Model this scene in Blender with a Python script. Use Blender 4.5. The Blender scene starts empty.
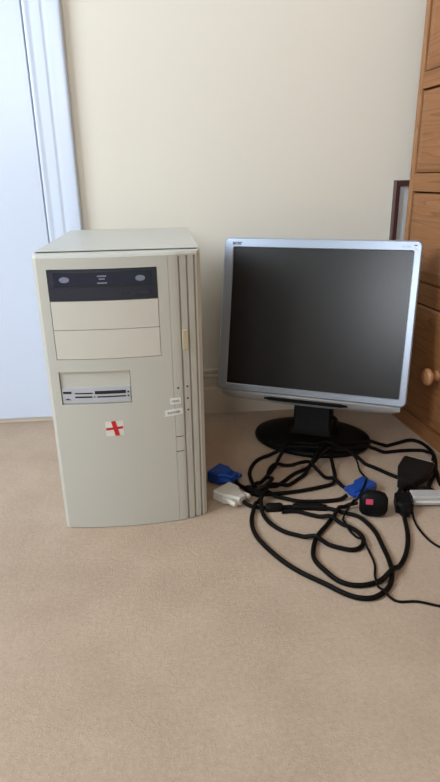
import bpy, bmesh, math, random
from mathutils import Vector, Matrix
random.seed(4)
S = bpy.context.scene
C = S.collection
PI = math.pi

# ------------------------------------------------------------------ materials
def srgb(r, g, b):
    f = lambda c: (c/255/12.92) if c/255 <= .04045 else ((c/255+.055)/1.055)**2.4
    return (f(r), f(g), f(b), 1)

def mat(name, col, rough=.5, metal=0, bump=0, bscale=400, vary=0, vscale=6, spec=.5, coat=0):
    m = bpy.data.materials.new(name); m.use_nodes = True
    nt = m.node_tree; p = nt.nodes['Principled BSDF']
    p.inputs['Base Color'].default_value = col
    p.inputs['Roughness'].default_value = rough
    p.inputs['Metallic'].default_value = metal
    p.inputs['Specular IOR Level'].default_value = spec
    p.inputs['Coat Weight'].default_value = coat
    tc = nt.nodes.new('ShaderNodeTexCoord')
    if vary:
        n = nt.nodes.new('ShaderNodeTexNoise'); n.inputs['Scale'].default_value = vscale
        n.inputs['Detail'].default_value = 4
        nt.links.new(tc.outputs['Object'], n.inputs['Vector'])
        mx = nt.nodes.new('ShaderNodeMix'); mx.data_type = 'RGBA'
        mx.inputs['A'].default_value = tuple(c*(1-vary) for c in col[:3])+(1,)
        mx.inputs['B'].default_value = tuple(min(1, c*(1+vary)) for c in col[:3])+(1,)
        nt.links.new(n.outputs['Fac'], mx.inputs['Factor'])
        nt.links.new(mx.outputs['Result'], p.inputs['Base Color'])
    if bump:
        n = nt.nodes.new('ShaderNodeTexNoise'); n.inputs['Scale'].default_value = bscale
        n.inputs['Detail'].default_value = 3
        nt.links.new(tc.outputs['Object'], n.inputs['Vector'])
        b = nt.nodes.new('ShaderNodeBump'); b.inputs['Strength'].default_value = bump
        b.inputs['Distance'].default_value = .001
        nt.links.new(n.outputs['Fac'], b.inputs['Height'])
        nt.links.new(b.outputs['Normal'], p.inputs['Normal'])
    return m

def wood_mat(name, light, dark, axis='Y'):
    m = bpy.data.materials.new(name); m.use_nodes = True
    nt = m.node_tree; p = nt.nodes['Principled BSDF']; p.inputs['Roughness'].default_value = .42
    tc = nt.nodes.new('ShaderNodeTexCoord'); mp = nt.nodes.new('ShaderNodeMapping')
    mp.inputs['Scale'].default_value = {'Y': (9, .7, 9), 'Z': (9, 9, .7)}[axis]
    nt.links.new(tc.outputs['Object'], mp.inputs['Vector'])
    n = nt.nodes.new('ShaderNodeTexNoise'); n.inputs['Scale'].default_value = 2.2
    n.inputs['Detail'].default_value = 2; n.inputs['Distortion'].default_value = .6
    nt.links.new(mp.outputs['Vector'], n.inputs['Vector'])
    mul = nt.nodes.new('ShaderNodeMath'); mul.operation = 'MULTIPLY'; mul.inputs[1].default_value = 11
    nt.links.new(n.outputs['Fac'], mul.inputs[0])
    fr = nt.nodes.new('ShaderNodeMath'); fr.operation = 'FRACT'; nt.links.new(mul.outputs[0], fr.inputs[0])
    r = nt.nodes.new('ShaderNodeValToRGB')
    r.color_ramp.elements[0].position = 0; r.color_ramp.elements[0].color = light
    e = r.color_ramp.elements.new(.75); e.color = tuple(.6*a+.4*b for a, b in zip(light, dark))
    e2 = r.color_ramp.elements.new(.93); e2.color = dark
    r.color_ramp.elements[-1].position = 1; r.color_ramp.elements[-1].color = light
    nt.links.new(fr.outputs[0], r.inputs['Fac'])
    fine = nt.nodes.new('ShaderNodeTexNoise'); fine.inputs['Scale'].default_value = 30
    nt.links.new(mp.outputs['Vector'], fine.inputs['Vector'])
    mx = nt.nodes.new('ShaderNodeMix'); mx.data_type = 'RGBA'; mx.blend_type = 'MULTIPLY'
    mx.inputs['Factor'].default_value = .35
    nt.links.new(r.outputs['Color'], mx.inputs['A']); nt.links.new(fine.outputs['Fac'], mx.inputs['B'])
    nt.links.new(mx.outputs['Result'], p.inputs['Base Color'])
    return m

def carpet_mat():
    m = bpy.data.materials.new('carpet'); m.use_nodes = True
    nt = m.node_tree; p = nt.nodes['Principled BSDF']
    p.inputs['Roughness'].default_value = .95; p.inputs['Specular IOR Level'].default_value = .1
    p.inputs['Sheen Weight'].default_value = .15
    tc = nt.nodes.new('ShaderNodeTexCoord')
    def noise(s, d=3, ro=.6):
        n = nt.nodes.new('ShaderNodeTexNoise'); n.inputs['Scale'].default_value = s
        n.inputs['Detail'].default_value = d; n.inputs['Roughness'].default_value = ro
        nt.links.new(tc.outputs['Object'], n.inputs['Vector']); return n
    a, b, c = noise(7, 3), noise(170, 5, .8), noise(520, 3, .7)
    r = nt.nodes.new('ShaderNodeValToRGB')
    r.color_ramp.elements[0].position = .3; r.color_ramp.elements[0].color = CARPET_DARK
    r.color_ramp.elements[1].position = .68; r.color_ramp.elements[1].color = CARPET_LIGHT
    m1 = nt.nodes.new('ShaderNodeMath'); m1.operation = 'MULTIPLY_ADD'; m1.inputs[1].default_value = .55
    nt.links.new(b.outputs['Fac'], m1.inputs[0])
    m2 = nt.nodes.new('ShaderNodeMath'); m2.operation = 'MULTIPLY'; m2.inputs[1].default_value = .45
    nt.links.new(a.outputs['Fac'], m2.inputs[0]); nt.links.new(m2.outputs[0], m1.inputs[2])
    nt.links.new(m1.outputs[0], r.inputs['Fac'])
    nt.links.new(r.outputs['Color'], p.inputs['Base Color'])
    ad = nt.nodes.new('ShaderNodeMath'); ad.operation = 'MULTIPLY_ADD'; ad.inputs[1].default_value = .6
    nt.links.new(c.outputs['Fac'], ad.inputs[0]); nt.links.new(b.outputs['Fac'], ad.inputs[2])
    bp = nt.nodes.new('ShaderNodeBump'); bp.inputs['Strength'].default_value = .5; bp.inputs['Distance'].default_value = .0025
    nt.links.new(ad.outputs[0], bp.inputs['Height']); nt.links.new(bp.outputs['Normal'], p.inputs['Normal'])
    return m

CARPET_DARK = srgb(164, 141, 120); CARPET_LIGHT = srgb(194, 171, 149)
M = dict(
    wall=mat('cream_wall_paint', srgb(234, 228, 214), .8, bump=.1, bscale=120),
    wall2=mat('bounce_dimmed_wall_paint', srgb(176, 166, 150), .85),  # unseen walls, darkened in colour to cut bounced fill light
    ceil=mat('bounce_dimmed_ceiling_paint', srgb(186, 182, 174), .9),  # ceiling tone lowered so less light bounces back into the room
    gloss=mat('sky_tinted_white_gloss', srgb(216, 227, 246), .3, bump=.05, bscale=60),  # white paint with blue sky reflection put into its base colour
    skirt=mat('cream_gloss_paint', srgb(216, 206, 190), .35),
    carpet=carpet_mat(),
    beige=mat('beige_plastic', srgb(190, 188, 178), .5, bump=.06, bscale=900),
    beige2=mat('yellowed_beige_plastic', srgb(202, 198, 186), .5, bump=.05, bscale=900),
    button=mat('aged_button_plastic', srgb(196, 184, 158), .4),
    case=mat('painted_beige_steel', srgb(190, 188, 179), .42, bump=.08, bscale=700),
    navy=mat('dark_drive_plastic', srgb(38, 42, 54), .35),
    navy2=mat('glossy_drive_tray', srgb(34, 40, 56), .18, coat=.5),
    grey_print=mat('pale_grey_print', srgb(120, 128, 145), .5),
    slot=mat('black_slot', srgb(16, 17, 22), .6),
    reader=mat('silver_plastic', srgb(186, 190, 198), .35, metal=.2),
    label=mat('white_label', srgb(226, 226, 222), .6),
    clear=mat('pale_sticker', srgb(214, 212, 204), .35),
    red=mat('red_print', srgb(190, 26, 38), .5),
    ink=mat('dark_ink', srgb(70, 72, 80), .6),
    hole=mat('dark_lens', srgb(34, 30, 28), .3),
    bezel=mat('silver_bezel', srgb(166, 177, 192), .3, metal=.45),
    chin=mat('satin_silver', srgb(188, 190, 192), .35, metal=.4),
    black=mat('black_plastic', srgb(11, 11, 12), .5, spec=.15),
    screen=mat('lcd_panel', srgb(10, 10, 11), .27, spec=.55),
    cord=mat('black_cable_rubber', srgb(13, 10, 8), .55, spec=.12),
    blue=mat('blue_plastic', srgb(16, 66, 150), .38),
    white=mat('ivory_plastic', srgb(212, 206, 196), .4),
    steel=mat('plated_steel', srgb(200, 194, 182), .35, metal=.5),
    pgrey=mat('pale_grey_plastic', srgb(176, 174, 170), .4),
    pink=mat('pink_red_label', srgb(196, 64, 90), .5),
    blacktag=mat('black_hood', srgb(20, 18, 16), .5, spec=.25),
    wood=wood_mat('pine_drawer', srgb(163, 110, 66), srgb(137, 87, 48), 'Y'),
    woodv=wood_mat('pine_frame', srgb(170, 120, 78), srgb(146, 96, 58), 'Z'),
    knobwood=mat('turned_pine', srgb(176, 124, 84), .35, vary=.1, vscale=60),
    frame=mat('dark_brown_frame', srgb(84, 54, 50), .35, vary=.2, vscale=40),
    mount=mat('white_mount', srgb(232, 234, 236), .5),
    fglass=mat('frame_backing', srgb(190, 192, 196), .15),
    strip=mat('grey_threshold', srgb(120, 108, 92), .6),
)

# ------------------------------------------------------------------ helpers
def obj(name, bm, m, parent=None, smooth=False, T=None, angle=35):
    if T is not None: bmesh.ops.transform(bm, matrix=T, verts=bm.verts)
    bmesh.ops.recalc_face_normals(bm, faces=bm.faces)
    me = bpy.data.meshes.new(name); bm.to_mesh(me); bm.free()
    if smooth:
        for p in me.polygons: p.use_smooth = True
        try: me.set_sharp_from_angle(angle=math.radians(angle))
        except Exception: pass
    for k in (m if isinstance(m, (list, tuple)) else [m]): me.materials.append(k)
    o = bpy.data.objects.new(name, me); C.objects.link(o)
    if parent is not None: o.parent = parent
    return o

def thing(name, label, cat, loc=(0, 0, 0), rz=0, group=None):
    o = bpy.data.objects.new(name, None); C.objects.link(o)
    o.empty_display_size = .05
    o.location = loc; o.rotation_euler = (0, 0, rz); o['label'] = label; o['category'] = cat
    if group: o['group'] = group
    return o

def struct(name, bm, m, label=None, parent=None, **k):
    o = obj(name, bm, m, parent, **k)
    if parent is None: o['kind'] = 'structure'
    if label: o['label'] = label
    return o

def box(bm, a, b, bev=0, seg=2):
    r = bmesh.ops.create_cube(bm, size=1)
    vs = r['verts']
    c = [(a[i]+b[i])/2 for i in range(3)]; s = [abs(b[i]-a[i]) for i in range(3)]
    for v in vs: v.co = Vector((c[0]+v.co.x*s[0], c[1]+v.co.y*s[1], c[2]+v.co.z*s[2]))
    if bev:
        es = list({e for v in vs for e in v.link_edges})
        bmesh.ops.bevel(bm, geom=es, offset=bev, segments=seg, profile=.5, affect='EDGES')
    return bm

def nb(): return bmesh.new()

def loops(bm, rings, closed=True, caps=True):
    """skin a list of equally long vertex rings"""
    R = [[bm.verts.new(p) for p in ring] for ring in rings]
    n = len(R[0])
    for a, b in zip(R, R[1:]):
        for i in range(n if closed else n-1):
            j = (i+1) % n
            bm.faces.new((a[i], a[j], b[j], b[i]))
    if caps:
        bm.faces.new(R[0]); bm.faces.new(list(reversed(R[-1])))
    return R

def lathe(bm, prof, seg=32, T=None):
    """prof: (r, h) about local Z"""
    rings = []
    for r, h in prof:
        ring = [Vector((r*math.cos(2*PI*i/seg), r*math.sin(2*PI*i/seg), h)) for i in range(seg)]
        if T is not None: ring = [T @ v for v in ring]
        rings.append(ring)
    loops(bm, rings)

def rrect(w, h, r, seg=6, cx=0, cz=0):
    pts = []
    for sx, sz, a0 in ((1, 1, 0), (-1, 1, 90), (-1, -1, 180), (1, -1, 270)):
        for k in range(seg+1):
            a = math.radians(a0+90*k/seg)
            pts.append((cx+sx*(w/2-r)+r*math.cos(a), cz+sz*(h/2-r)+r*math.sin(a)))
    return pts

def text_bm(s, size, T, extrude=.0002, bold=0):
    cu = bpy.data.curves.new('text', 'FONT'); cu.body = s; cu.size = size; cu.extrude = extrude
    cu.align_x = 'CENTER'; cu.align_y = 'CENTER'; cu.offset = bold; cu.resolution_u = 3
    o = bpy.data.objects.new('text', cu); C.objects.link(o)
    dg = bpy.context.evaluated_depsgraph_get(); dg.update()
    me = bpy.data.meshes.new_from_object(o.evaluated_get(dg))
    bm = bmesh.new(); bm.from_mesh(me)
    bpy.data.objects.remove(o); bpy.data.curves.remove(cu); bpy.data.meshes.remove(me)
    # text lies in XY: stand it up into XZ, facing -Y
    bmesh.ops.transform(bm, matrix=T @ Matrix.Rotation(PI/2, 4, 'X'), verts=bm.verts)
    return bm

def catmull(P, step=.004):
    P = [Vector(p) for p in P]
    out = []
    Q = [P[0]*2-P[1]] + P + [P[-1]*2-P[-2]]
    for i in range(1, len(Q)-2):
        p0, p1, p2, p3 = Q[i-1:i+3]
        n = max(2, int((p2-p1).length/step))
        for k in range(n):
            t = k/n
            out.append(.5*((2*p1)+(p2-p0)*t+(2*p0-5*p1+4*p2-p3)*t*t+(3*p1-p0-3*p2+p3)*t**3))
    out.append(P[-1].copy())
    return out

def tube(bm, pts, r, seg=10):
    rings = []; up = Vector((0, 0, 1)); n = len(pts)
    for i, p in enumerate(pts):
        t = (pts[min(n-1, i+1)]-pts[max(0, i-1)]).normalized()
        s = t.cross(up)
        s = s.normalized() if s.length > 1e-4 else Vector((1, 0, 0))
        u = s.cross(t)
        rr = r(i/(n-1)) if callable(r) else r
        rings.append([p+(s*math.cos(2*PI*k/seg)+u*math.sin(2*PI*k/seg))*rr for k in range(seg)])
    loops(bm, rings)

# ------------------------------------------------------------------ room
WY = 1.21; XL, XR, YR, H = -1.75, 1.03, -2.3, 2.4
bm = nb(); box(bm, (XL-.1, YR-.1, -.06), (XR+.1, WY+.1, 0)); struct('floor', bm, M['carpet'], 'beige short pile carpet')
bm = nb(); box(bm, (XL-.1, YR-.1, H), (XR+.1, WY+.1, H+.08)); struct('ceiling', bm, M['ceil'])
bm = nb(); box(bm, (XL-.1, WY, 0), (XR+.1, WY+.1, H)); struct('wall_back', bm, M['wall'], 'plain cream painted wall')
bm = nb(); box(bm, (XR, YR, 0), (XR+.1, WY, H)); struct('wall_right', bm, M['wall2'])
VX0, VX1, VZ0, VZ1 = -1.35, -.6, .8, 1.7
bm = nb()
box(bm, (XL, YR-.1, 0), (VX0, YR, H)); box(bm, (VX1, YR-.1, 0), (XR, YR, H))
box(bm, (VX0, YR-.1, 0), (VX1, YR, VZ0)); box(bm, (VX0, YR-.1, VZ1), (VX1, YR, H))
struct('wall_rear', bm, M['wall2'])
bm = nb(); f = .05
box(bm, (VX0, YR-.09, VZ0), (VX0+f, YR-.02, VZ1), .004); box(bm, (VX1-f, YR-.09, VZ0), (VX1, YR-.02, VZ1), .004)
box(bm, (VX0+f, YR-.09, VZ0), (VX1-f, YR-.02, VZ0+f), .004); box(bm, (VX0+f, YR-.09, VZ1-f), (VX1-f, YR-.02, VZ1), .004)
struct('added_rear_window', bm, M['gloss'])  # unseen window, added to be mirrored softly in the monitor screen
WY0, WY1, WZ0, WZ1 = -.6, .75, .9, 2.15
bm = nb()
box(bm, (XL-.1, YR, 0), (XL, WY0, H)); box(bm, (XL-.1, WY1, 0), (XL, WY, H))
box(bm, (XL-.1, WY0, 0), (XL, WY1, WZ0)); box(bm, (XL-.1, WY0, WZ1), (XL, WY1, H))
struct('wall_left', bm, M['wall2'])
# window frame in the left wall, beside and behind the camera
bm = nb()
f = .05
box(bm, (XL-.09, WY0, WZ0), (XL-.02, WY0+f, WZ1), .004); box(bm, (XL-.09, WY1-f, WZ0), (XL-.02, WY1, WZ1), .004)
box(bm, (XL-.09, WY0+f, WZ0), (XL-.02, WY1-f, WZ0+f), .004); box(bm, (XL-.09, WY0+f, WZ1-f), (XL-.02, WY1-f, WZ1), .004)
my_ = (WY0+WY1)/2; box(bm, (XL-.08, my_-.02, WZ0+f), (XL-.03, my_+.02, WZ1-f), .004)
win = struct('window_1', bm, M['gloss'])
bm = nb(); box(bm, (XL-.02, WY0-.05, WZ0-.03), (XL+.10, WY1+.05, WZ0), .006); struct('window_sill', bm, M['gloss'], parent=win)

# moulded trims: profile (depth from wall, distance across) swept
def trim_rings(prof, place, ends):
    return [[place(d, s, e) for d, s in prof] for e in ends]
# casing: across x from DX1 (door side) to the outer edge
DX1 = -.2335; CX1 = -.1625
CW = CX1-(DX1+.004)
casing_prof = [(0, 0), (.009, 0), (.0102, .001), (.0105, .004), (.0102, .008), (.0092, .0105), (.0098, .015), (.0112, .022), (.0122, .029),
               (.0122, .031), (.0112, .033), (.0112, .036), (.0125, .040), (.0135, .046), (.0138, .060), (.0138, CW-.003), (.0130, CW-.001), (.011, CW), (0, CW)]
DW = .762; DH = 1.98
cas = nb()
loops(cas, trim_rings(casing_prof, lambda d, s, e: Vector((DX1+.004+s, WY-d, e)), (0, DH+.07)))
struct('trim_1', cas, M['gloss'], 'white moulded door casing', smooth=True, angle=50)
cas = nb()
loops(cas, trim_rings(casing_prof, lambda d, s, e: Vector((DX1-DW-.004-s, WY-d, e)), (0, DH+.07)))
struct('trim_2', cas, M['gloss'], smooth=True, angle=50)
cas = nb()
loops(cas, trim_rings(casing_prof, lambda d, s, e: Vector((e, WY-d, DH+.004+s)), (DX1+.003, DX1-DW-.003)))
struct('trim_3', cas, M['gloss'], smooth=True, angle=50)
bm = nb(); box(bm, (DX1-DW, WY-.0085, .012), (DX1+.0010, WY-.0005, DH), .0012)
door = struct('door_1', bm, M['gloss'], 'white painted flush door')
bm = nb()
Th = Matrix.Translation((DX1-DW+.06, WY-.010, 1.0)) @ Matrix.Rotation(PI/2, 4, 'X')
lathe(bm, [(.026, 0), (.026, .004), (.010, .006), (.009, .03), (.022, .04), (.026, .052), (.018, .062), (.004, .065)], 24, Th)
struct('door_handle', bm, M['steel'], parent=door, smooth=True)
# skirting
skirt = [(0, 0), (.0115, 0), (.0115, .058), (.0105, .060), (.0085, .062), (.0080, .066), (.0088, .074), (.0078, .080), (.0062, .0835),
         (.0078, .0855), (.0085, .089), (.0072, .0925), (.0050, .0945), (.0060, .0965), (.0062, .100), (.0050, .1035), (.0028, .105), (0, .105)]
bm = nb(); loops(bm, trim_rings(skirt, lambda d, s, e: Vector((e, WY-d, s)), (CX1+.0005, XR)))
struct('baseboard_back', bm, M['skirt'], 'white moulded skirting board', smooth=True, angle=50)
bm = nb(); loops(bm, trim_rings(skirt, lambda d, s, e: Vector((XR-d, e, s)), (YR, WY-.012)))
struct('baseboard_right', bm, M['skirt'], smooth=True, angle=50)
bm = nb(); loops(bm, trim_rings(skirt, lambda d, s, e: Vector((XL+d, e, s)), (YR, WY-.012)))
struct('baseboard_left', bm, M['skirt'], smooth=True, angle=50)

# ------------------------------------------------------------------ computer tower
TW, TD, TH = .222, .350, .4147
tower = thing('computer_tower', 'beige desktop computer tower standing on the carpet with black disc drive', 'computer', (-.1741, .7807, 0), .003)
def bow(x): return -.0158*max(0, 1-((x-.095)/.135)**2)+.006*max(0, (x-.185)/.037)
def plan(groove=True, inset=0, n=44):
    xs = [i*TW/n for i in range(n+1)]
    G = [(.1775, .0008, .0009), (.192, .0024, .0045), (.203, .0024, .0045), (.2135, .0024, .0045)]
    pts = []
    for x in xs:
        if any(abs(x-g[0]) < g[1]/2+.0012 for g in G): continue
        pts.append((x, 0))
    for gx, gw, gd in G:
        for dx, dd in ((-gw/2, 0), (-gw/2+.0002, gd), (gw/2-.0002, gd), (gw/2, 0)):
            pts.append((gx+dx, dd if groove else 0))
    pts.sort()
    out = []
    for x, d in pts:
        y = bow(x)+d+inset
        e = min(x, TW-x)
        if e < .004: y += (.004-e)*.9
        out.append((x, y))
    return [(0.0, .0105)] + out + [(TW, .0105)]
bm = nb()
z_in = [(.001, 1, 0), (.411, 1, 0), (.4125, 0, 0), (TH, 0, 0), (TH+.0028, 0, .0025), (TH+.0046, 0, .008)]
rings = []
for z, g, ins in z_in:
    rings.append([Vector((x, y if y > .0104 else min(y+ins, .0100), z)) for x, y in plan(bool(g))])
n0 = len(rings[1]); assert all(len(r) == n0 for r in rings)
loops(bm, rings)
front = obj('front_panel', bm, M['beige'], tower)
cut = nb()
box(cut, (.0172, -.05, .2755), (.1625, -.0005+.0, .4000))
box(cut, (.0172, -.05, .2080), (.1168, -.0010, .2575))
cutter = obj('cutter', cut, M['beige'], tower)
md = front.modifiers.new('b', 'BOOLEAN'); md.operation = 'DIFFERENCE'; md.object = cutter; md.solver = 'EXACT'
bpy.context.view_layer.update()
dg = bpy.context.evaluated_depsgraph_get(); dg.update()
me = bpy.data.meshes.new_from_object(front.evaluated_get(dg))
front.modifiers.clear(); front.data = me
bpy.data.objects.remove(cutter)

def bplate(bm, x0, x1, z0, z1, off, th=.006, n=12, slope=0, tilt=0):
    """plate that follows the bowed front; off = how far its face stands out"""
    rings = []
    for i in range(n+1):
        x = x0+(x1-x0)*i/n; y = bow(x)-off; dz = tilt*(x-(x0+x1)/2)
        rings.append([Vector((x, y+slope, z1+dz)), Vector((x, y, z0+dz)), Vector((x, y+th, z0+dz)), Vector((x, y+th+slope, z1+dz))])
    loops(bm, rings)
    return bm

# steel case: shell with a folded lip behind the front panel
bm = nb(); box(bm, (.003, .026, .006), (TW-.003, TD, .4185), .002)
box(bm, (.0005, .0128, .012), (.0035, TD-.004, .4205), .001); box(bm, (TW-.0035, .0128, .012), (TW-.0005, TD-.004, .4205), .001)
box(bm, (.0008, .0118, .4202), (TW-.0008, TD-.004, .4216), .0005)
obj('case_cover', bm, M['case'], tower)
for x in (.025, TW-.025):
    for y in (.05, TD-.03):
        bm = nb(); lathe(bm, [(.011, 0), (.012, .002), (.012, .006)], 20, Matrix.Translation((x, y, 0))); obj('foot', bm, M['black'], tower, smooth=True)

# optical drive
bm = nb(); bplate(bm, .0180, .1618, .3582, .3992, .0004, .012)
drive = obj('optical_drive', bm, M['navy'], tower); drive['label'] = 'black disc drive'
bm = nb(); bplate(bm, .0255, .1545, .3775, .3955, .0018, .004, slope=.0006); tray = obj('disc_tray', bm, M['navy2'], drive)
for cx, w in ((.0400, .0135), (.1400, .0130)):
    bm = nb(); r_ = [(cx+w/2*math.cos(2*PI*k/20), .3865+.0038*math.sin(2*PI*k/20)) for k in range(20)]
    loops(bm, [[Vector((x, bow(x)-.0020, z)) for x, z in r_], [Vector((x, bow(x)-.0012, z)) for x, z in r_]])
    obj('logo_mark', bm, M['grey_print'], tray)
for zz, w in ((.3905, .012), (.3868, .008), (.3815, .013)):
    bm = nb(); bplate(bm, .0895-w/2, .0895+w/2, zz-.0009, zz+.0009, .0020, .001, 3); obj('logo_mark', bm, M['grey_print'], tray)
bm = nb(); bplate(bm, .1325, .1525, .3640, .3700, .0020, .003, 4); obj('eject_button', bm, M['navy2'], drive)
for x in (.1165, .1225):
    bm = nb(); bplate(bm, x-.0012, x+.0012, .3655, .3685, .0008, .002, 2); obj('drive_light', bm, M['slot'], drive)
# blank covers
bm = nb(); bplate(bm, .0180, .1618, .3182, .3574, .0000, .010); obj('drive_bay_cover', bm, M['beige2'], tower)
bm = nb(); bplate(bm, .0180, .1618, .2763, .3174, .0000, .010); obj('drive_bay_cover', bm, M['beige2'], tower)
# card reader
bm = nb(); bplate(bm, .0180, .1160, .2085, .2568, -.0030, .008); rd = obj('card_reader', bm, M['beige'], tower)
bm = nb(); bplate(bm, .0190, .1150, .2105, .2330, -.0012, .004); face = obj('reader_face', bm, M['reader'], rd); face['label'] = 'silver face with card slots'
for x0, x1, zz, h in ((.0200, .0320, .2262, .0032), (.0365, .0620, .2248, .0018), (.0365, .0610, .2192, .0022), (.0650, .1090, .2256, .0048),
                      (.0680, .1090, .2190, .0018), (.1110, .1135, .2250, .0024), (.1110, .1135, .2192, .0020), (.0635, .0650, .2192, .0020)):
    bm = nb(); bplate(bm, x0, x1, zz-h/2, zz+h/2, -.0008, .002, 4); obj('card_slot', bm, M['slot'], face)
bm = nb(); r_ = [(.0260+.0055*math.cos(2*PI*k/3+PI/2)*1.0, .2160+.0018*math.sin(2*PI*k/3+PI/2)) for k in range(3)]
loops(bm, [[Vector((x, bow(x)+.0006, z)) for x, z in r_], [Vector((x, bow(x)+.0016, z)) for x, z in r_]]); obj('logo_mark', bm, M['ink'], face)
# sticker with a red cross
bm = nb(); bplate(bm, .0757, .1018, .1575, .1805, .0003, .001, 8, tilt=.03); st = obj('flag_sticker', bm, M['clear'], tower); st['label'] = 'white sticker with a red cross'
bm = nb(); bplate(bm, .0762, .1008, .1675, .1712, .0006, .001, 8, tilt=.09); obj('cross_bar', bm, M['red'], st)
bm = nb()
q = [(.0842, .1803), (.0905, .1810), (.0956, .1580), (.0893, .1575)]
loops(bm, [[Vector((x, bow(x)-.0009, z)) for x, z in q], [Vector((x, bow(x)+.0002, z)) for x, z in q]]); obj('cross_bar', bm, M['red'], st)
# labels
def tag_label(x0, x1, z0, z1, s, size, tilt):
    bm = nb(); bplate(bm, x0, x1, z0, z1, .0004, .001, 4, tilt=tilt); l = obj('paper_label', bm, M['label'], tower)
    xm = (x0+x1)/2; yaw = math.atan((bow(x1)-bow(x0))/(x1-x0))
    T = Matrix.Translation((xm, bow(xm)-.0011, (z0+z1)/2)) @ Matrix.Rotation(yaw, 4, 'Z') @ Matrix.Rotation(-math.atan(tilt), 4, 'Y')
    obj('lettering', text_bm(s, size, T, .0001, 0), M['ink'], l)
tag_label(.1715, .1870, .2000, .2095, 'HDD', .0052, .0)
tag_label(.1630, .1890, .1822, .1918, 'POWER', .0054, .07)
# lights, marks, buttons
def dot(x, z, r=.0012, name='indicator_light'):
    bm = nb(); lathe(bm, [(r*1.25, -.001), (r*1.25, .0003), (r, .0006), (r*.6, .0009)], 14, Matrix.Translation((x, bow(x), z)) @ Matrix.Rotation(PI/2, 4, 'X'))
    obj(name, bm, M['hole'], tower, smooth=True)
dot(.1840, .2245); dot(.1975, .2250); dot(.1975, .2065); dot(.1975, .1880)
for zz in (.1470, .1225):
    bm = nb(); bplate(bm, .1770, .1890, zz-.0005, zz+.0005, .0003, .001, 3); obj('marking_line', bm, M['ink'], tower)
bm = nb(); r0 = rrect(.0084, .0290, .0018, 4, .1975, .2960)
loops(bm, [[Vector((x, bow(x)-.0024, z)) for x, z in rrect(.0070, .0276, .0012, 4, .1975, .2960)], [Vector((x, bow(x)-.0016, z)) for x, z in r0], [Vector((x, bow(x)+.001, z)) for x, z in r0]])
obj('power_button', bm, M['button'], tower)
bm = nb(); r0 = rrect(.0086, .0300, .0040, 4, .1975, .1350)
loops(bm, [[Vector((x, bow(x)-.0008, z)) for x, z in rrect(.0074, .0288, .0034, 4, .1975, .1350)], [Vector((x, bow(x)-.0003, z)) for x, z in r0], [Vector((x, bow(x)+.001, z)) for x, z in r0]])
obj('reset_button', bm, M['beige'], tower)

# ------------------------------------------------------------------ monitor
MA = -.4288; MT = -.2137
BX, BY = .284, 1.037
mon = thing('computer_monitor', 'silver framed flat screen monitor with black screen, standing on the carpet', 'monitor', (BX, BY, 0), MA)
off = Matrix.Rotation(-MA, 3, 'Z') @ Vector((.2795-BX, 1.0418-BY, .2481))
PT = Matrix.Translation(off) @ Matrix.Rotation(MT, 4, 'X')
bw, bh = .374, .305; bcx, bcz = -.0025, .002
def ringpts(w, h, r, y, cx=0, cz=0): return [Vector((x, y, z)) for x, z in rrect(w, h, r, 6, cx, cz)]
bm = nb()
loops(bm, [ringpts(.3395, .2715, .002, .004), ringpts(.3395, .2715, .002, .0005), ringpts(.3425, .2745, .004, -.0012),
           ringpts(bw-.006, bh-.006, .008, -.0012, bcx, bcz), ringpts(bw-.002, bh-.002, .010, .0003, bcx, bcz), ringpts(bw, bh, .011, .003, bcx, bcz),
           ringpts(bw, bh, .011, .014, bcx, bcz), ringpts(bw-.010, bh-.010, .010, .015, bcx, bcz)], caps=False)
bez = obj('bezel', bm, M['bezel'], mon, True, PT, 30)
bm = nb(); loops(bm, [ringpts(.3400, .2720, .002, .0030), ringpts(.3400, .2720, .002, .0045)]); obj('screen', bm, M['screen'], mon, False, PT)
bm = nb()
loops(bm, [ringpts(bw-.008, bh-.008, .010, .0135, bcx, bcz), ringpts(bw-.012, bh-.012, .012, .022, bcx, bcz), ringpts(bw-.05, bh-.05, .02, .034, bcx, bcz),
           ringpts(bw-.13, bh-.12, .02, .046, bcx, bcz), ringpts(bw-.15, bh-.14, .02, .048, bcx, bcz)])
obj('rear_housing', bm, M['black'], mon, True, PT)
# chin: curved bar below the bezel
bm = nb(); rings = []
for i in range(25):
    u = -1+2*i/24; x = -.002+u*.1765
    zb = -.1685+.0035*u*u+.004*max(0, abs(u)-.93)/.07; yf = .001+.004*u*u
    rings.append([Vector((x, yf, -.1495)), Vector((x, yf-.0022, -.1530)), Vector((x, yf-.0008, -.1600)), Vector((x, yf+.003, zb+.002)), Vector((x, yf+.006, zb)), Vector((x, .024, zb+.002)), Vector((x, .024, -.1495))])
loops(bm, rings); chin = obj('lower_bar', bm, M['chin'], mon, True, PT, 40)
bm = nb(); rings = []
for i in range(13):
    u = -1+2*i/12; x = -.005+u*.083
    w = .0036*(1-max(0, abs(u)-.85)/.15*.6)
    rings.append([Vector((x, -.0035+.001*u*u, -.1590+w*.9)), Vector((x, -.0035+.001*u*u, -.1590-w)), Vector((x, .004, -.1590-w)), Vector((x, .004, -.1590+w*.9))])
loops(bm, rings); bs = obj('button_strip', bm, M['black'], mon, False, PT)
for k in range(5):
    bm = nb(); box(bm, (.018+k*.0125, -.0040, -.1612), (.026+k*.0125, -.002, -.1568), .0006); obj('button', bm, M['black'], bs, False, PT)
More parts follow.
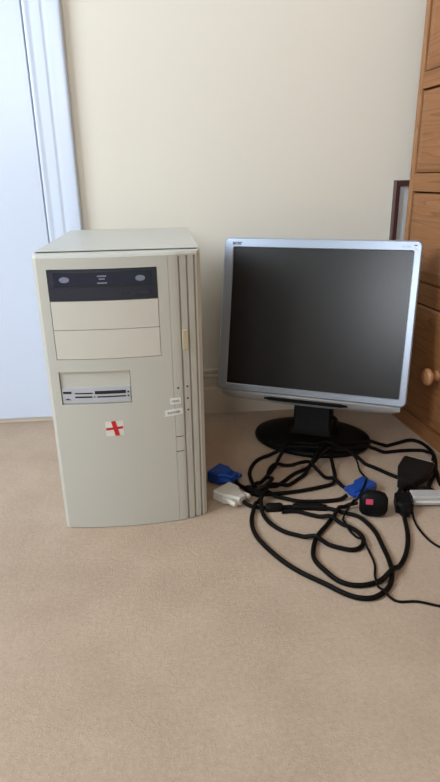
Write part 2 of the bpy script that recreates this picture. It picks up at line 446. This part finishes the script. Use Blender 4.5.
# logo and model text
obj('logo', text_bm('acer', .0112, PT @ Matrix.Translation((-.1620, -.0015, .1440)) @ Matrix.Shear('XY', 4, (0, 0)), .0002, .0003), M['ink'], bez)
obj('logo', text_bm('AL1716', .0048, PT @ Matrix.Translation((.1560, -.0014, .1430)), .0001), M['grey_print'], bez)
bm = nb(); box(bm, (.1690, -.0016, .1448), (.1745, -.0008, .1464)); obj('logo', bm, M['ink'], bez, False, PT)
bm = nb(); box(bm, (.1705, -.0018, .1375), (.1755, -.0008, .1425)); obj('sticker', bm, M['label'], bez, False, PT)
# stand
def ell(a, b, z, n=48, cy=0): return [Vector((a*math.cos(2*PI*k/n), cy+b*math.sin(2*PI*k/n), z)) for k in range(n)]
bm = nb(); loops(bm, [ell(.113, .083, 0), ell(.1175, .0875, .002), ell(.119, .089, .007), ell(.117, .087, .011), ell(.104, .079, .0145), ell(.080, .058, .0165), ell(.05, .035, .0175)])
obj('base', bm, M['black'], mon, True)
bm = nb()
def nk(hw, y0, y1, z): return [Vector((x, y, z)) for x, y in ((-hw+.004, y0), (hw-.004, y0), (hw, y0+.004), (hw, y1), (-hw, y1), (-hw, y0+.004))]
loops(bm, [nk(.047, -.022, .036, .015), nk(.042, -.016, .032, .022), nk(.0385, -.010, .030, .034), nk(.038, .004, .034, .10), nk(.038, .018, .042, .16), nk(.036, .028, .046, .215)])
neck = obj('neck', bm, M['black'], mon, True, None, 30)
bm = nb(); box(bm, (-.05, .026, .18), (.05, .050, .25), .006); obj('mount', bm, M['black'], mon)
bm = nb(); tube(bm, [Vector((.037, .005, .055)), Vector((.047, 0, .05)), Vector((.052, -.004, .036)), Vector((.050, -.004, .020))], .004, 8); obj('cable_clip', bm, M['black'], neck, True)

# ------------------------------------------------------------------ chest of drawers
u = Vector((-.0932, .9957, 0)); far = Vector((.4970, 1.161, 0))
CL, CD, CH = .86, .395, .86
chest = thing('chest_of_drawers', 'honey pine chest of drawers with round wooden knobs at the right edge', 'chest of drawers', tuple(far-u*(CL)), math.atan2(-.9957, .0932)+PI/2)
# local frame: +Y runs to the far end, +X into the chest; the face is at x = 0
chest.rotation_euler = (0, 0, math.atan2(.0932, .9957))
rows = [(.032, .2690), (.3080, .4780), (.5110, .6580), (.6860, .8200)]
bm = nb()
box(bm, (-.004, CL-.0165, 0), (CD, CL, CH-.02), .0035); side2 = obj('side_panel', bm, M['woodv'], chest, True)
bm = nb(); box(bm, (-.004, 0, 0), (CD, .0165, CH-.02), .0035); obj('side_panel', bm, M['woodv'], chest, True)
bm = nb(); box(bm, (CD-.008, .017, .03), (CD-.001, CL-.017, CH-.02)); obj('back_panel', bm, M['woodv'], chest)
bm = nb(); box(bm, (-.012, -.010, CH-.02), (CD, CL+.004, CH), .005); obj('top', bm, M['wood'], chest, True)
zs = [0]+[z for r in rows for z in r]+[CH-.02]
for a, b in zip(zs[::2], zs[1::2]):
    bm = nb(); box(bm, (-.0035, .0168, a), (.022, CL-.0168, b), .001); obj('rail', bm, M['wood'], chest)
for ri, (z0, z1) in enumerate(rows):
    bm = nb(); y0, y1 = .0185, CL-.0185; g = .0018
    def fr(x, i, z0=z0, z1=z1): return [Vector((x, y0+i, z0+.0008+i)), Vector((x, y1-i, z0+.0008+i)), Vector((x, y1-i, z1-.0026-i)), Vector((x, y0+i, z1-.0026-i))]
    loops(bm, [fr(.35, 0), fr(.004, 0), fr(-.001, .0012), fr(-.0035, .006), fr(-.0055, .020), fr(-.0060, .024)])
    d = obj('drawer', bm, M['wood'], chest)
    zm = (z0+z1)/2-.003
    ky = .185 if ri == 0 else .225
    for yy in (CL-ky, ky):
        bm = nb()
        lathe(bm, [(.010, -.001), (.011, .002), (.007, .005), (.0065, .010), (.012, .014), (.0165, .018), (.0170, .022), (.0135, .0265), (.006, .0285)], 28,
              Matrix.Translation((-.006, yy, zm)) @ Matrix.Rotation(-PI/2, 4, 'Y'))
        obj('knob', bm, M['knobwood'], d, True)

# ------------------------------------------------------------------ picture frame standing behind the chest
pf = thing('picture_frame', 'dark brown picture frame leaning on the wall behind the chest of drawers', 'picture frame', (.5785, 1.1915, 0))
fw, fh = .198, .4985
bm = nb()
def rr(hw, z0, z1, y): return [Vector((-hw, y, z0)), Vector((hw, y, z0)), Vector((hw, y, z1)), Vector((-hw, y, z1))]
loops(bm, [rr(fw/2, 0, fh, .006), rr(fw/2, 0, fh, -.005), rr(fw/2-.002, .002, fh-.002, -.0065), rr(fw/2-.0105, .0105, fh-.0105, -.0055), rr(fw/2-.0120, .0120, fh-.0120, -.001), rr(fw/2-.0120, .0120, fh-.0120, .004)], caps=False)
TL = Matrix.Rotation(-.014, 4, 'X')
obj('frame', bm, M['frame'], pf, False, TL)
bm = nb(); box(bm, (-fw/2+.003, .0025, .003), (fw/2-.003, .0055, fh-.003)); obj('mount_board', bm, M['mount'], pf, False, TL)

# ------------------------------------------------------------------ cables
RC = .0035
laid = []      # (x, y, z, r)
obstacles = [(BX, BY, .112, .017, 'base')]
def blob(x, y, r, h): obstacles.append((x, y, r, h, ''))
def drape(pts2, r, z0=None, z1=None):
    P = [Vector((p.x, p.y, r)) for p in catmull([(a, b, 0) for a, b in pts2])]
    n = len(P)
    for i, p in enumerate(P):
        z = r
        for (x, y, zz, rr_) in laid:
            d = math.hypot(p.x-x, p.y-y); s = r+rr_
            if d < s*1.05: z = max(z, zz+math.sqrt(max(0, (s*1.05)**2-d*d)))
        for j in range(0, i-8):
            q = P[j]; d = math.hypot(p.x-q.x, p.y-q.y)
            if d < 2.1*r and (i-j)*.004 > 6*r: z = max(z, q.z+math.sqrt((2.1*r)**2-d*d))
        for (x, y, ro, h, k) in obstacles:
            if k == 'base':
                c, s_ = math.cos(-MA), math.sin(-MA); dx, dy = p.x-x, p.y-y
                lx, ly = c*dx-s_*dy, s_*dx+c*dy
                if (lx/.120)**2+(ly/.094)**2 < 1.08: z = max(z, h+r)
            elif math.hypot(p.x-x, p.y-y) < ro: z = max(z, h+r)
        p.z = z
    if z0 is not None: P[0].z = z0
    if z1 is not None: P[-1].z = z1
    Z = [p.z for p in P]
    for sl in (range(1, n), range(n-2, -1, -1)):
        for i in sl:
            j = i-1 if sl.step == 1 else i+1
            d = (P[i].xy-P[j].xy).length
            Z[i] = max(Z[i], Z[j]-.45*d)
    if z0 is not None: Z[0] = z0
    if z1 is not None: Z[-1] = z1
    Z2 = Z[:]
    for i in range(1, n-1):
        Z2[i] = max(Z[i], (Z[i-1]+2*Z[i]+Z[i+1])/4)
    for p, z in zip(P, Z2): p.z = z
    for p in P: laid.append((p.x, p.y, p.z, r))
    return P

def plugT(x, y, ang, z=0): return Matrix.Translation((x, y, z)) @ Matrix.Rotation(ang, 4, 'Z')

def dsub(name, root, T, m, w, L, h, screws, screw_m, metal=True, narrow=.016, sh=.0065, out=.0055):
    """hooded connector: mating face at local x = 0, cable leaves at x = L"""
    bm = nb()
    def sec(x, hw, z0, z1):
        c = min(.0025, hw*.3)
        return [Vector((x, -hw, z0+c)), Vector((x, -hw+c, z0)), Vector((x, hw-c, z0)), Vector((x, hw, z0+c)), Vector((x, hw, z1-c)), Vector((x, hw-c, z1)), Vector((x, -hw+c, z1)), Vector((x, -hw, z1-c))]
    zc = h/2
    loops(bm, [sec(0, w/2-.001, .0008, h-.0008), sec(.0015, w/2, .0003, h-.0003), sec(L*.45, w/2-.001, 0, h), sec(L*.62, w/2-.006, .0005, h-.0005), sec(L*.86, narrow/2+.002, .0015, h-.0015), sec(L, narrow/2, .002, h-.002)])
    # grip ridges
    for k in range(3):
        box(bm, (L*(.66+.07*k), -narrow*.42, h-.0012), (L*(.69+.07*k), narrow*.42, h-.0002))
    body = obj(name, bm, m, root, False, T)
    if metal:
        bm = nb(); hw = w/2-.006
        A = [Vector((-out, y, z)) for y, z in ((-hw, zc+sh*.5), (hw, zc+sh*.5), (hw-.0015, zc-sh*.5), (-hw+.0015, zc-sh*.5))]
        loops(bm, [A, [v+Vector((out+.0005, 0, 0)) for v in A]])
        hw = w/2-.001; B = [Vector((-.0008, y, z)) for y, z in ((-hw, h-.002), (hw, h-.002), (hw, .002), (-hw, .002))]
        loops(bm, [B, [v+Vector((.001, 0, 0)) for v in B]])
        obj('metal_shell', bm, M['steel'], body, False, T)
    for sgn in screws:
        bm = nb(); Ts = T @ Matrix.Translation((L*.42, sgn*(w/2-.0045), zc)) @ Matrix.Rotation(PI/2, 4, 'Y')
        lathe(bm, [(.0035, 0), (.0035, L*.28), (.0030, L*.28), (.0045, L*.30), (.0047, L*.56), (.0035, L*.60)], 14, Ts)
        obj('thumb_screw', bm, screw_m, body, True)
    return body

def ferrite(root, P, i0, i1, r):
    bm = nb(); tube(bm, P[i0:i1+1], lambda t: r*(.8+.2*min(1, 6*min(t, 1-t))), 14)
    obj('ferrite_core', bm, M['cord'], root, True)

def near(P, x, y):
    return min(range(len(P)), key=lambda i: (P[i].x-x)**2+(P[i].y-y)**2)

# screen cable with blue plugs
vga = [(0.1030, 0.8750), (0.1156, 0.8560), (0.1292, 0.8400), (0.1482, 0.8272), (0.1687, 0.8262), (0.2005, 0.8288), (0.2242, 0.8325), (0.2524, 0.8392), (0.2746, 0.8485), (0.2857, 0.874), (0.2916, 0.9133), (0.2887, 0.9441), (0.2724, 0.9568), (0.2423, 0.9629), (0.2212, 0.9656), (0.1989, 0.9656), (0.1736, 0.9634), (0.1522, 0.9454), (0.1367, 0.9119), (0.1336, 0.8825), (0.1381, 0.8502), (0.153, 0.825), (0.1763, 0.8123), (0.2038, 0.7978), (0.2399, 0.7933), (0.2675, 0.7945), (0.2840, 0.7985)]
dvi = [(0.1085, 0.8020), (0.1225, 0.792), (0.1394, 0.7859), (0.1588, 0.7834), (0.1837, 0.7834), (0.2064, 0.7805), (0.2286, 0.7762), (0.2467, 0.7695), (0.2672, 0.7551), (0.2845, 0.7429), (0.2925, 0.7238), (0.297, 0.6966), (0.2948, 0.6619), (0.2922, 0.6322), (0.2858, 0.6048), (0.2713, 0.5783), (0.2478, 0.562), (0.2275, 0.5625), (0.21, 0.573), (0.1905, 0.5937), (0.1626, 0.6216), (0.1431, 0.6489), (0.1257, 0.6836), (0.1162, 0.7122), (0.1143, 0.7402), (0.1197, 0.7705), (0.1321, 0.7971), (0.1463, 0.8161), (0.1667, 0.8432), (0.1908, 0.8662), (0.2152, 0.8904), (0.2468, 0.9093), (0.2768, 0.9292), (0.3042, 0.94), (0.3328, 0.9342), (0.3545, 0.9091), (0.3683, 0.8917), (0.3830, 0.8690), (0.3960, 0.8520), (.4080, .8440)]
power = [(0.2910, 0.7660), (0.2740, 0.7700), (0.2521, 0.7541), (0.2296, 0.726), (0.2062, 0.6974), (0.1928, 0.6671), (0.1894, 0.6445), (0.1976, 0.6195), (0.2119, 0.5952), (0.2352, 0.5853), (0.2639, 0.591), (0.2921, 0.6083), (0.317, 0.6359), (0.3364, 0.6715), (0.3492, 0.7073), (0.3560, 0.7360)]
par = [(0.3890, 0.8085), (.3850, .7975), (.3930, .7890), (.4120, .7920), (0.4316, 0.8124), (0.4475, 0.8352), (0.4700, 0.8656), (0.4944, 0.9215), (0.4990, 0.9613), (0.4920, 0.9878), (0.476, 0.9971), (0.4419, 0.9854), (0.4058, 0.972), (0.3737, 0.9673), (0.3439, 0.969), (0.3168, 0.966), (0.2946, 0.9582), (0.2752, 0.9376), (0.2556, 0.914), (0.2303, 0.8829), (0.2012, 0.856), (0.1787, 0.8417), (0.1541, 0.8216), (0.1382, 0.7982), (0.1364, 0.7685), (0.1441, 0.7393), (0.1613, 0.7158), (0.1816, 0.7029), (0.2051, 0.6875), (0.2273, 0.6701), (0.2495, 0.6603), (0.2655, 0.6679), (0.2734, 0.6867), (0.2681, 0.7079), (0.2556, 0.7228), (0.2341, 0.7421), (0.2119, 0.7562), (0.1905, 0.7691), (0.1678, 0.7704)]
aux = [(0.4580, 0.8200), (0.4740, 0.8843), (0.4896, 0.9177), (0.4880, 0.9452), (0.4693, 0.9526), (0.4396, 0.9543), (0.4084, 0.9518), (0.3686, 0.9528), (0.3271, 0.9475), (0.2913, 0.9607), (0.2555, 0.9763), (0.2254, 0.9759), (0.2013, 0.9452), (0.18, 0.914), (0.1557, 0.876), (0.1390, 0.8540), (.1270, .8310), (.1360, .8120), (.1560, .8200), (0.1669, 0.8510), (0.1643, 0.8786), (0.1741, 0.9071), (0.1911, 0.9224), (0.2159, 0.9231), (0.2378, 0.9143), (0.2548, 0.8891), (0.2716, 0.863), (0.2853, 0.8419), (0.2939, 0.8237)]
thin = [(0.3296, 0.9305), (0.3376, 0.9133), (0.3368, 0.888), (0.3377, 0.8636), (0.3289, 0.8329), (0.3027, 0.787), (0.2728, 0.7574), (0.259, 0.739), (0.257, 0.7173), (0.264, 0.6954), (0.2699, 0.6722), (0.2721, 0.6529), (0.2697, 0.626), (0.2616, 0.6035), (0.2561, 0.5828), (0.2618, 0.5641), (0.2743, 0.5524), (0.2981, 0.5496), (0.3219, 0.5387), (0.3465, 0.5305), (.40, .515), (.46, .46), (.49, .38)]
thin2 = [(.3790, .7560), (0.3744, 0.7418), (0.3674, 0.7145), (0.3672, 0.6854), (0.3716, 0.6647), (0.3809, 0.6491), (0.4007, 0.635), (.44, .615), (.48, .56), (.50, .48)]

def cable(name, pts, r, label, z0=None, z1=None, seg=10, cord='cord'):
    root = thing(name, label, 'cable', (pts[0][0], pts[0][1], 0))
    P = drape(pts, r, z0, z1)
    O = Vector((pts[0][0], pts[0][1], 0))
    bm = nb(); tube(bm, [p-O for p in P], r, seg)
    obj(cord, bm, M['cord'], root, True)
    return root, [p-O for p in P], Matrix.Translation(-O)

root, P, O = cable('screen_cable', vga, RC, 'black cable with a blue plug at each end, one lying beside the tower', .0085, .0085)
i = near(P, .1335-vga[0][0], .8365-vga[0][1]); ferrite(root, P, i-4, i+4, .0085)
b = dsub('plug', root, O @ plugT(.0690, .9020, math.radians(-41)), M['blue'], .040, .048, .022, (1, -1), M['blue']); b['label'] = 'blue plug'
b = dsub('plug', root, O @ plugT(.3330, .8300, math.radians(212)), M['blue'], .034, .046, .018, (1, -1), M['blue']); b['label'] = 'blue plug'

root, P, O = cable('screen_cable', dvi, RC, 'thick black cable ending in an ivory white plug below the blue one', .0085, None)
for xx, yy, k, rr_ in ((.1588, .7834, 3, .0085), (.2150, .7790, 6, .0066)):
    i = near(P, xx-dvi[0][0], yy-dvi[0][1]); ferrite(root, P, i-k, i+k, rr_)
b = dsub('plug', root, O @ plugT(.0770, .8395, math.radians(-50)), M['white'], .042, .048, .019, (1, -1), M['white']); b['label'] = 'ivory plug'

root, P, O = cable('power_lead', power, RC, 'black mains lead with a square plug bearing a pink label', .014, .010)
# three pin plug standing on its edge, cable leaving at its left
T = O @ plugT(.3105, .7480, math.radians(-14)) @ Matrix.Rotation(-.22, 4, 'X') @ Matrix.Scale(.88, 4)
bm = nb()
out = [(-.024, .008), (-.020, .003), (-.010, .000), (.012, .000), (.021, .004), (.0255, .012), (.0255, .034), (.021, .042), (.010, .046), (-.012, .046), (-.022, .040), (-.025, .032)]
def pl(s, y): return [Vector((x*s, y, .023+(z-.023)*s)) for x, z in out]
loops(bm, [pl(.80, -.012), pl(.93, -.010), pl(1, -.004), pl(1, .004), pl(.94, .008)])
pg = obj('plug', bm, M['black'], root, True, T, 50)
bm = nb(); box(bm, (-.0145, -.0126, .0240), (-.0020, -.0119, .0340), .0002); obj('fuse_label', bm, M['pink'], pg, False, T)
for (x, z, w, h) in ((-.008, .034, .0064, .004), (-.008, .012, .0064, .004), (.012, .023, .004, .008)):
    bm = nb(); box(bm, (x-w/2, .007, z-h/2), (x+w/2, .026, z+h/2), .0005); obj('pin', bm, M['steel'], pg, False, T)
T = O @ plugT(.3590, .7350, math.radians(74))
bm = nb()
def sq(x, hw, z0, z1): return [Vector((x, -hw, z0)), Vector((x, hw, z0)), Vector((x, hw, z1-.004)), Vector((x, hw-.004, z1)), Vector((x, -hw+.004, z1)), Vector((x, -hw, z1-.004))]
loops(bm, [sq(-.004, .006, .004, .015), sq(.008, .0085, .002, .018), sq(.012, .0135, .0005, .021), sq(.044, .0135, .0005, .021)])
obj('socket_plug', bm, M['black'], root, False, T)

root, P, O = cable('printer_cable', par, RC, 'black cable with a wide hooded plug and pale metal edge near the drawers', .010, None)
T = O @ plugT(.4400, .8715, math.radians(-131)) @ Matrix.Translation((0, 0, .010)) @ Matrix.Rotation(.12, 4, 'Y')
b = dsub('plug', root, T, M['blacktag'], .055, .078, .020, (), M['blacktag'], narrow=.024, sh=.011, out=.009); b['label'] = 'black hood with bright metal edge'
laid += [(.44+.0*k, .86, .006, .01) for k in range(1)]

root, P, O = cable('power_lead', aux, RC*.95, 'black lead crossing in front of the monitor base then looping back', None, .006)
blob(.305, .815, .028, .017)
root, P, O = cable('thin_cable', thin, .0017, 'thin black wire trailing off to the lower right of the loops', None, None, 8)
root, P, O = cable('thin_cable', thin2, .0017, 'short thin black wire curving right beside the grey connector', .004, None, 8)

lead = [(.3850, .7790), (.3730, .7850), (.3780, .8010), (.4000, .8040), (.4280, .7970), (.4600, .7900), (.5050, .7850)]
root, P, O = cable('grey_ended_lead', lead, .0042, 'black lead with a long pale grey connector at the right edge', .012, None)
T = O @ plugT(.3840, .7745, math.radians(-7))
bm = nb(); box(bm, (0, -.013, .004), (.088, .011, .020), .002); g = obj('connector', bm, M['pgrey'], root, False, T); g['label'] = 'long pale grey connector'
bm = nb(); box(bm, (.004, -.0135, .009), (.084, -.0125, .0125), .0003); obj('ridge', bm, M['label'], g, False, T)
bm = nb(); box(bm, (-.006, -.008, .006), (.001, .008, .018), .001); obj('strain_relief', bm, M['black'], g, False, T)

# ------------------------------------------------------------------ light
w = bpy.data.worlds.new('world'); S.world = w; w.use_nodes = True
bg = w.node_tree.nodes['Background']; bg.inputs['Color'].default_value = (.72, .84, 1, 1); bg.inputs['Strength'].default_value = .5
def area(name, loc, rot, sx, sy, e, col):
    L = bpy.data.lights.new(name, 'AREA'); L.shape = 'RECTANGLE'; L.size = sx; L.size_y = sy; L.energy = e; L.color = col
    o = bpy.data.objects.new(name, L); C.objects.link(o); o.location = loc; o.rotation_euler = rot; return o
area('window_daylight', (XL-.11, (WY0+WY1)/2, (WZ0+WZ1)/2), (PI/2, 0, -PI/2), WY1-WY0, WZ1-WZ0, 84, (.80, .90, 1))
area('added_reflection_light', ((VX0+VX1)/2, YR-.11, (VZ0+VZ1)/2), (PI/2, 0, 0), VX1-VX0, VZ1-VZ0, 30, (.9, .95, 1))  # added lamp behind the camera, gives the screen its highlight

# ------------------------------------------------------------------ camera
cam = bpy.data.cameras.new('camera'); co = bpy.data.objects.new('camera', cam); C.objects.link(co)
yaw, pitch, roll, h, F = .0916, .362, -.0177, .5103, 564.3
fwd = Vector((math.sin(yaw)*math.cos(pitch), math.cos(yaw)*math.cos(pitch), -math.sin(pitch)))
r = Vector((math.cos(yaw), -math.sin(yaw), 0)); up = r.cross(fwd)
r2 = math.cos(roll)*r+math.sin(roll)*up; u2 = -math.sin(roll)*r+math.cos(roll)*up
R = Matrix((r2, u2, -fwd)).transposed().to_4x4()
co.matrix_world = Matrix.Translation((0, 0, h)) @ R
cam.sensor_fit = 'VERTICAL'; cam.sensor_height = 24; cam.lens = F/782*24
cam.clip_start = .02
S.camera = co
S.view_settings.view_transform = 'Standard'; S.view_settings.look = 'None'
S.view_settings.gamma = 1; S.view_settings.exposure = .08; S.view_settings.use_curve_mapping = False
S.cycles.use_denoising = True; S.cycles.max_bounces = 8; S.cycles.diffuse_bounces = 5
